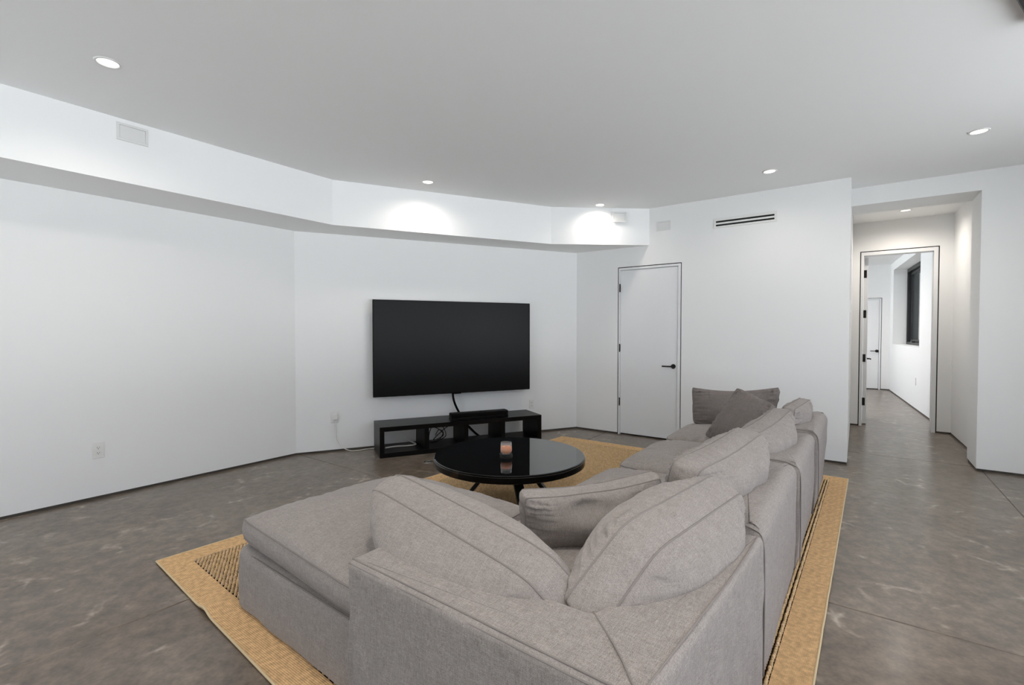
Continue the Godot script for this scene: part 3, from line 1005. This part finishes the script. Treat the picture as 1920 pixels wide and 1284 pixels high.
func build_cushions() -> void:
	var g := "back cushions of the taupe sofa"
	soft("back_cushion", "long plump back cushion resting on the near back of the corner module", "cushion", g,
		cushion(V(-0.545, 0.500, -1.085), V(-1.415, 0.510, -1.225), V(-1.445, 0.705, -1.145), V(-0.69, 0.625, -1.065),
		{"box": 0.10, "front": 0.09, "back": 0.165, "pinch": 0.0, "round": 0.24, "power": 0.70, "wrinkle": 0.004, "seed": 1.0}))
	soft("back_cushion", "plump creased back cushion leaning on the right back of the corner module", "cushion", g,
		cushion(V(-0.51, 0.47, -1.80), V(-0.56, 0.52, -1.02), V(-0.475, 0.690, -1.25), V(-0.375, 0.690, -1.93),
		{"box": 0.11, "front": 0.11, "back": 0.14, "pinch": 0.02, "round": 0.20, "power": 0.65, "wrinkle": 0.008, "seed": 2.0}))
	soft("throw_pillow", "boxed pillow standing askew in the near corner between the back cushions", "pillow", "",
		cushion(V(-0.64, 0.43, -1.84), V(-1.02, 0.43, -1.45), V(-1.00, 0.655, -1.43), V(-0.62, 0.700, -1.83),
		{"box": 0.075, "front": 0.05, "back": 0.06, "pinch": 0.05, "round": 0.12, "power": 0.65, "wrinkle": 0.007, "sag": 0.02, "seed": 3.0, "bump": [[0.1, 0.6, 0.35, 0.035, -1.0]]}))
	soft("back_cushion", "long back cushion with creased top on the second module behind the near corner", "cushion", g,
		cushion(V(-0.45, 0.50, -2.70), V(-0.60, 0.48, -1.90), V(-0.545, 0.725, -1.92), V(-0.415, 0.775, -2.62),
		{"box": 0.11, "front": 0.08, "back": 0.12, "pinch": 0.03, "round": 0.22, "power": 0.65, "wrinkle": 0.010, "sag": 0.02, "seed": 4.0}))
	soft("back_cushion", "squashed back cushion on the third module, below the dark pillows", "cushion", g,
		cushion(V(-0.43, 0.50, -3.62), V(-0.50, 0.48, -2.84), V(-0.51, 0.68, -2.90), V(-0.39, 0.750, -3.64),
		{"box": 0.10, "front": 0.08, "back": 0.11, "pinch": 0.04, "round": 0.18, "power": 0.65, "wrinkle": 0.011, "sag": 0.02, "seed": 5.0}))
	soft("back_cushion", "pale side cushion on the far corner module, its tip above the third module's cushion", "cushion", g,
		cushion(V(-0.38, 0.52, -4.45), V(-0.40, 0.50, -3.85), V(-0.39, 0.70, -3.95), V(-0.33, 0.715, -4.50),
		{"box": 0.07, "front": 0.06, "back": 0.07, "pinch": 0.05, "round": 0.10, "power": 0.65, "wrinkle": 0.010, "seed": 6.0}))
	soft("throw_pillow", "dark wide pillow with pointed corners standing at the far end against the wall", "pillow", "dark pillows at the far end",
		cushion(V(-1.18, 0.43, -4.40), V(-0.55, 0.43, -4.40), V(-0.51, 0.785, -4.52), V(-1.225, 0.735, -4.52),
		{"box": 0.05, "front": 0.09, "back": 0.08, "pinch": 0.025, "round": 0.08, "power": 0.75, "wrinkle": 0.010, "sag": 0.035, "seed": 7.0}), M.dark_fabric)
	soft("throw_pillow", "dark square pillow tilted in front of the wide one at the far end", "pillow", "dark pillows at the far end",
		cushion(V(-0.95, 0.43, -3.90), V(-0.60, 0.43, -3.58), V(-0.455, 0.735, -3.76), V(-0.73, 0.815, -3.98),
		{"box": 0.04, "front": 0.07, "back": 0.07, "pinch": 0.035, "round": 0.10, "power": 0.75, "wrinkle": 0.008, "seed": 8.0}), M.dark_fabric)

# ------------------------------------------------------------------ console, screen and their cables
func build_console() -> void:
	var s0 := 0.757
	var s1 := 2.552
	var a := 0.077
	var b := 0.486
	var h := 0.307
	var k := 0.046
	var t := thing("media_console", "low black open-backed media console below the wall-hung screen", "console", tw((s0 + s1) / 2, 0, (a + b) / 2))
	obj("top", [tb(s0, s1, h - k, h, a, b, 0.0015)], M.laminate, t)
	obj("bottom_panel", [tb(s0, s1, 0, k, a, b, 0.0015)], M.laminate, t)
	obj("side_panel", [tb(s0, s0 + k, k, h - k, a, b, 0.0015)], M.laminate, t)
	obj("side_panel", [tb(s1 - k, s1, k, h - k, a, b, 0.0015)], M.laminate, t)
	for i in 3:
		var c := lerpf(s0 + k, s1 - k, (i + 1) / 4.0)
		obj("divider", [tb(c - k / 2, c + k / 2, k, h - k, a + 0.002, b - 0.002, 0.0015)], M.laminate, t)
	var sb := thing("soundbar", "matt black soundbar on the front edge of the media console", "speaker", tw(1.82, h, 0.44))
	obj("body", [tb(1.495, 2.145, h + 0.001, h + 0.036, 0.375, 0.475, 0.006)], M.screen_body, sb)
	obj("cap", [tb(1.495, 2.145, h + 0.040, h + 0.082, 0.375, 0.475, 0.008)], M.screen_body, sb)
	obj("groove", [tb(1.50, 2.14, h + 0.034, h + 0.042, 0.379, 0.470)], M.rubber, sb)
	obj("remote_eye", [puck(tw(1.84, h + 0.08, 0.42), V(0, 1, 0), 0.012, 0.006, 16)], M.rubber, sb)
	# black sleeve from the screen down behind the console
	tag(obj("cable_sleeve", [tube(curve([tw(1.632, 0.585, 0.06), tw(1.635, 0.50, 0.075), tw(1.66, 0.42, 0.07), tw(1.71, 0.33, 0.045), tw(1.79, 0.20, 0.035), tw(1.90, 0.08, 0.035), tw(1.97, 0.02, 0.04)]), 0.0125, 10)], M.rubber), "thick black cable sleeve hanging from the screen behind the console", "cable")
	var loops := [
		[tw(1.330, 0.06, 0.16), tw(1.354, 0.14, 0.10), tw(1.426, 0.24, 0.06), tw(1.510, 0.18, 0.08), tw(1.534, 0.09, 0.12), tw(1.462, 0.055, 0.15)],
		[tw(1.270, 0.20, 0.06), tw(1.390, 0.19, 0.05), tw(1.486, 0.14, 0.06), tw(1.510, 0.09, 0.10), tw(1.426, 0.06, 0.14)],
		[tw(1.390, 0.055, 0.12), tw(1.462, 0.10, 0.07), tw(1.570, 0.17, 0.05), tw(1.726, 0.24, 0.05), tw(1.822, 0.28, 0.05)],
		[tw(1.294, 0.055, 0.20), tw(1.366, 0.052, 0.22), tw(1.438, 0.06, 0.18), tw(1.510, 0.12, 0.10), tw(1.462, 0.15, 0.08), tw(1.414, 0.10, 0.12)]]
	var words := ["thin black cable arched highest in the second bay of the console", "thin black cable running level in the second bay of the console", "thin black cable rising to the right in the second bay", "thin black cable coiled on the floor of the second bay"]
	for i in 4:
		tag(obj("black_cable", [tube(curve(loops[i]), 0.0042, 6)], M.rubber), words[i], "cable", "thin cables in the console")
	tag(obj("black_cable", [tube(curve([tw(1.72, 0.055, 0.14), tw(1.76, 0.09, 0.09), tw(1.80, 0.13, 0.06), tw(1.79, 0.22, 0.05), tw(1.77, 0.28, 0.05)]), 0.0032, 6)], M.rubber), "thin black cable beside the sleeve in the third bay of the console", "cable", "thin cables in the console")
	tag(obj("white_cord", [tube(curve([tw(0.84, 0.058, 0.30), tw(0.95, 0.056, 0.27), tw(1.08, 0.056, 0.29), tw(1.16, 0.058, 0.27), tw(1.13, 0.075, 0.22), tw(1.09, 0.085, 0.17)]), 0.0075, 8)], M.white_cable), "white cord lying bent in the first bay of the console", "cable")

func build_screen() -> void:
	var s0 := 0.748
	var s1 := 2.590
	var y0 := 0.556
	var y1 := 1.594
	var t := thing("television", "large flat black screen hung on the angled white wall", "television", tw((s0 + s1) / 2, y0, 0.0))
	obj("back_case", [tb(s0 + 0.02, s1 - 0.02, y0 + 0.02, y1 - 0.02, 0.066, 0.086, 0.006)], M.screen_body, t)
	obj("electronics_box", [tb(s0 + 0.30, s1 - 0.30, y0 + 0.06, y0 + 0.62, 0.040, 0.068, 0.01)], M.screen_body, t)
	obj("wall_mount", [tb(1.30, 2.04, 0.95, 1.30, 0.0, 0.041, 0.003)], M.black_metal, t)
	var e := 0.007
	obj("bezel", [tb(s0, s1, y1 - e, y1, 0.082, 0.104, 0.002), tb(s0, s1, y0, y0 + e + 0.003, 0.082, 0.104, 0.002), tb(s0, s0 + e, y0 + e + 0.003, y1 - e, 0.082, 0.104, 0.002), tb(s1 - e, s1, y0 + e + 0.003, y1 - e, 0.082, 0.104, 0.002)], M.screen_body, t)
	obj("screen", [tb(s0 + e, s1 - e, y0 + e + 0.003, y1 - e, 0.084, 0.101)], M.screen, t)
	obj("sensor", [tb(1.61, 1.72, y0 - 0.008, y0 + 0.002, 0.088, 0.102, 0.002)], M.screen_body, t)

# ------------------------------------------------------------------ table
func build_table() -> void:
	var c := V(-1.955, 0, -2.66)
	var r := 0.525
	var h := 0.400
	var t := thing("coffee_table", "round glossy black coffee table on splayed legs standing on the rug", "table", V(c.x, 0.012, c.z))
	obj("glass_top", [lathe([Vector2(0, h - 0.010), Vector2(r - 0.006, h - 0.010), Vector2(r - 0.004, h - 0.008), Vector2(r - 0.004, h - 0.004), Vector2(r - 0.009, h), Vector2(0, h)], c, 128, false)], M.table_glass, t)
	obj("rim", [lathe([Vector2(0, h - 0.052), Vector2(r - 0.006, h - 0.052), Vector2(r, h - 0.048), Vector2(r, h - 0.014), Vector2(r - 0.004, h - 0.010), Vector2(0, h - 0.010)], c, 128, false)], M.table_rim, t)
	for k in 3:
		var a := deg_to_rad([35.0, -28.0, 160.0][k])
		var d := V(cos(a), 0, sin(a))
		var p0 := c + d * 0.10 + V(0, h - 0.055, 0)
		var p1 := c + d * 0.36 + V(0, 0.014, 0)
		var up := (p0 - p1).normalized()
		var across := d.cross(V(0, 1, 0)).normalized()
		var b := Basis(across, up, across.cross(up).normalized())
		obj("leg", [bx((p0 + p1) / 2, V(0.062, p0.distance_to(p1), 0.026), 0.003, b)], M.black_metal, t)
	obj("hub", [bb(c + V(-0.13, h - 0.072, -0.13), c + V(0.13, h - 0.052, 0.13), 0.004)], M.black_metal, t)
	# three stacked coasters and the candle
	var q := V(-1.917, h, -2.57)
	for k in 3:
		var cc := thing("coaster", ["lowest dark coaster under the candle glass", "middle dark coaster under the candle glass", "top dark coaster carrying the candle glass"][k], "coaster", q + V(0, 0.0085 * k, 0), "stacked coasters")
		obj("disc", [lathe([Vector2(0, 0.0002), Vector2(0.041, 0.0002), Vector2(0.0435, 0.002), Vector2(0.0435, 0.0055), Vector2(0.041, 0.0075), Vector2(0, 0.0075)], q + V([0.0, 0.002, -0.001][k], 0.0088 * k, 0), 36, false)], M.coaster, cc)
	var y := 0.0088 * 3
	var p := q + V(0.001, y, 0)
	var cd := thing("candle", "orange candle in a clear rounded glass on the round black table", "candle", p)
	obj("glass", [lathe([Vector2(0, 0.0), Vector2(0.030, 0.0), Vector2(0.038, 0.010), Vector2(0.0405, 0.028), Vector2(0.0385, 0.055), Vector2(0.036, 0.076), Vector2(0.0345, 0.076), Vector2(0.037, 0.055), Vector2(0.039, 0.028), Vector2(0.0365, 0.011), Vector2(0.029, 0.003), Vector2(0, 0.003)], p, 40)], M.clear_glass, cd)
	obj("wax", [lathe([Vector2(0, 0.0036), Vector2(0.028, 0.0036), Vector2(0.0358, 0.012), Vector2(0.0383, 0.028), Vector2(0.0372, 0.045), Vector2(0.034, 0.047), Vector2(0, 0.046)], p, 40)], M.wax, cd)
	obj("wick", [tube(PackedVector3Array([p + V(0, 0.045, 0), p + V(0.001, 0.054, 0)]), 0.0012, 6)], M.wick, cd)

# ------------------------------------------------------------------ small things on the walls, ceiling and floor
func outlet(label: String, at: Vector3, b: Basis, plugged := false) -> void:
	var t := thing("wall_outlet", label, "outlet", at, "wall outlets")
	var f := func(p: Vector3) -> Vector3: return at + b * p
	obj("plate", [bx(f.call(V(0, 0, 0.003)), V(0.072, 0.117, 0.006), 0.002, b)], M.white_plastic, t)
	for s in [-1, 1]:
		var so := obj("socket", [bx(f.call(V(0, 0.0195 * s, 0.0065)), V(0.034, 0.028, 0.003), 0.001, b)], M.white_plastic, t)
		obj("slots", [bx(f.call(V(-0.006, 0.0195 * s + 0.003, 0.0081)), V(0.0022, 0.009, 0.0006), 0, b), bx(f.call(V(0.006, 0.0195 * s + 0.003, 0.0081)), V(0.0022, 0.007, 0.0006), 0, b), puck(f.call(V(0, 0.0195 * s - 0.007, 0.0078)), b * V(0, 0, 1), 0.0026, 0.0006, 10)], M.slot, so)
	obj("screw", [puck(f.call(V(0, 0, 0.006)), b * V(0, 0, 1), 0.003, 0.001, 10)], M.grey_grille, t)

func panel(label: String, at: Vector3, b: Basis, w: float, h: float) -> void:
	var t := thing("speaker_panel", label, "panel", at, "small wall panels near the ceiling")
	var f := func(p: Vector3) -> Vector3: return at + b * p
	obj("frame", [bx(f.call(V(0, h / 2 - 0.008, 0.004)), V(w, 0.016, 0.008), 0.001, b), bx(f.call(V(0, -h / 2 + 0.008, 0.004)), V(w, 0.016, 0.008), 0.001, b), bx(f.call(V(-w / 2 + 0.008, 0, 0.004)), V(0.016, h - 0.032, 0.008), 0.001, b), bx(f.call(V(w / 2 - 0.008, 0, 0.004)), V(0.016, h - 0.032, 0.008), 0.001, b)], M.grey_grille, t)
	obj("cover", [bx(f.call(V(0, 0, 0.002)), V(w - 0.034, h - 0.034, 0.006), 0.001, b)], M.grey_grille, t)

func build_wall_fittings() -> void:
	var left := Basis(V(0, 0, -1), V(0, 1, 0), V(1, 0, 0))
	outlet("white double outlet low on the long left wall", V(-4.593, 0.363, -1.04), left)
	outlet("white outlet low on the angled wall left of the console, with a plugged-in adapter", tw(0.368, 0.359, 0), tw_basis())
	outlet("white outlet on the angled wall right of the console", tw(2.668, 0.358, 0), tw_basis())
	var ad := thing("power_adapter", "small white plug-in adapter in the outlet left of the console", "adapter", tw(0.375, 0.35, 0.008))
	obj("body", [tb(0.355, 0.398, 0.335, 0.395, 0.009, 0.040, 0.006)], M.white_plastic, ad)
	obj("strain_relief", [tube(PackedVector3Array([tw(0.378, 0.337, 0.025), tw(0.379, 0.312, 0.026)]), 0.005, 8)], M.white_plastic, ad)
	tag(obj("white_cord", [tube(curve([tw(0.379, 0.313, 0.026), tw(0.385, 0.22, 0.03), tw(0.39, 0.13, 0.035), tw(0.44, 0.05, 0.05), tw(0.52, 0.008, 0.07), tw(0.60, 0.006, 0.085), tw(0.67, 0.006, 0.06), tw(0.78, 0.006, 0.055), tw(0.95, 0.006, 0.06)]), 0.0045, 8)], M.white_cable), "white cord from the adapter along the floor to the console", "cable")
	# panels and vent
	panel("pale square-framed panel on the dropped band over the long left wall", V(-4.035, 2.603, -1.128), left, 0.176, 0.118)
	var a := Vector2(-2.872, -4.717)
	var d := (Vector2(-1.93, -5.46) - a).normalized()
	var n := Vector2(-d.y, d.x)
	var p := a + d * 0.796
	panel("pale square panel on the right end of the dropped band", V(p.x, 2.582, p.y), Basis(V(d.x, 0, d.y), V(0, 1, 0), V(n.x, 0, n.y)), 0.163, 0.122)
	panel("pale square panel on the door wall right of the dropped band", V(-1.812, 2.470, -5.458), Basis(), 0.165, 0.110)
	var vt := thing("slot_vent", "white linear vent with two black slots high on the door wall", "vent", V(-0.966, 2.418, -5.458))
	var z := -5.458
	obj("duct", [bb(V(-1.25, 2.375, z), V(-0.685, 2.46, z + 0.002))], M.slot, vt)
	var x0 := -1.268
	var x1 := -0.666
	obj("frame", [bb(V(x0, 2.442, z), V(x1, 2.470, z + 0.010), 0.001), bb(V(x0, 2.366, z), V(x1, 2.386, z + 0.010), 0.001), bb(V(x0, 2.386, z), V(x0 + 0.022, 2.442, z + 0.010), 0.001), bb(V(x1 - 0.022, 2.386, z), V(x1, 2.442, z + 0.010), 0.001)], M.white_plastic, vt)
	obj("bar", [bb(V(x0 + 0.02, 2.405, z + 0.001), V(x1 - 0.02, 2.423, z + 0.009), 0.001)], M.white_plastic, vt)
	var sw := thing("light_switch", "pale light switch on the edge-on hall wall right of the door wall", "switch", V(-0.06, 1.49, -5.60))
	obj("plate", [bb(V(-0.06, 1.43, -5.64), V(-0.053, 1.55, -5.565), 0.002)], M.white_plastic, sw)
	obj("rocker", [bb(V(-0.054, 1.458, -5.62), V(-0.049, 1.522, -5.585), 0.002)], M.white_plastic, sw)
	var fo := thing("wall_outlet", "pale outlet low on the wall under the far window", "outlet", V(0.79, 0.45, -10.0), "wall outlets")
	obj("plate", [bb(V(0.770, 0.39, -10.06), V(0.786, 0.51, -9.98), 0.002)], M.white_plastic, fo)
	# floor socket ring
	var fs := thing("floor_socket", "small round metal socket cover set in the floor beside the table", "socket", V(-3.32, 0, -3.20))
	obj("ring", [lathe([Vector2(0.030, 0.0), Vector2(0.046, 0.0), Vector2(0.044, 0.004), Vector2(0.032, 0.004), Vector2(0.030, 0.0)], V(-3.32, 0, -3.20), 32)], M.chrome, fs)
	obj("lid", [puck(V(-3.32, 0, -3.20), V(0, 1, 0), 0.030, 0.003, 24)], M.base_metal, fs)
	# black fitting cut by the top right corner of the picture
	var fx := thing("ceiling_fitting", "black fitting on the ceiling, cut by the top right corner of the picture", "fitting", V(0.69, CEIL, -2.915))
	var turn := Basis(Vector3.UP, -0.346)
	obj("body", [bx(V(0.69, 2.668, -2.915), V(0.30, 0.036, 0.50), 0.006, turn)], M.black_metal, fx)
	obj("mount_plate", [bx(V(0.69, CEIL - 0.004, -2.915), V(0.305, 0.008, 0.52), 0.002, turn)], M.grey_grille, fx)
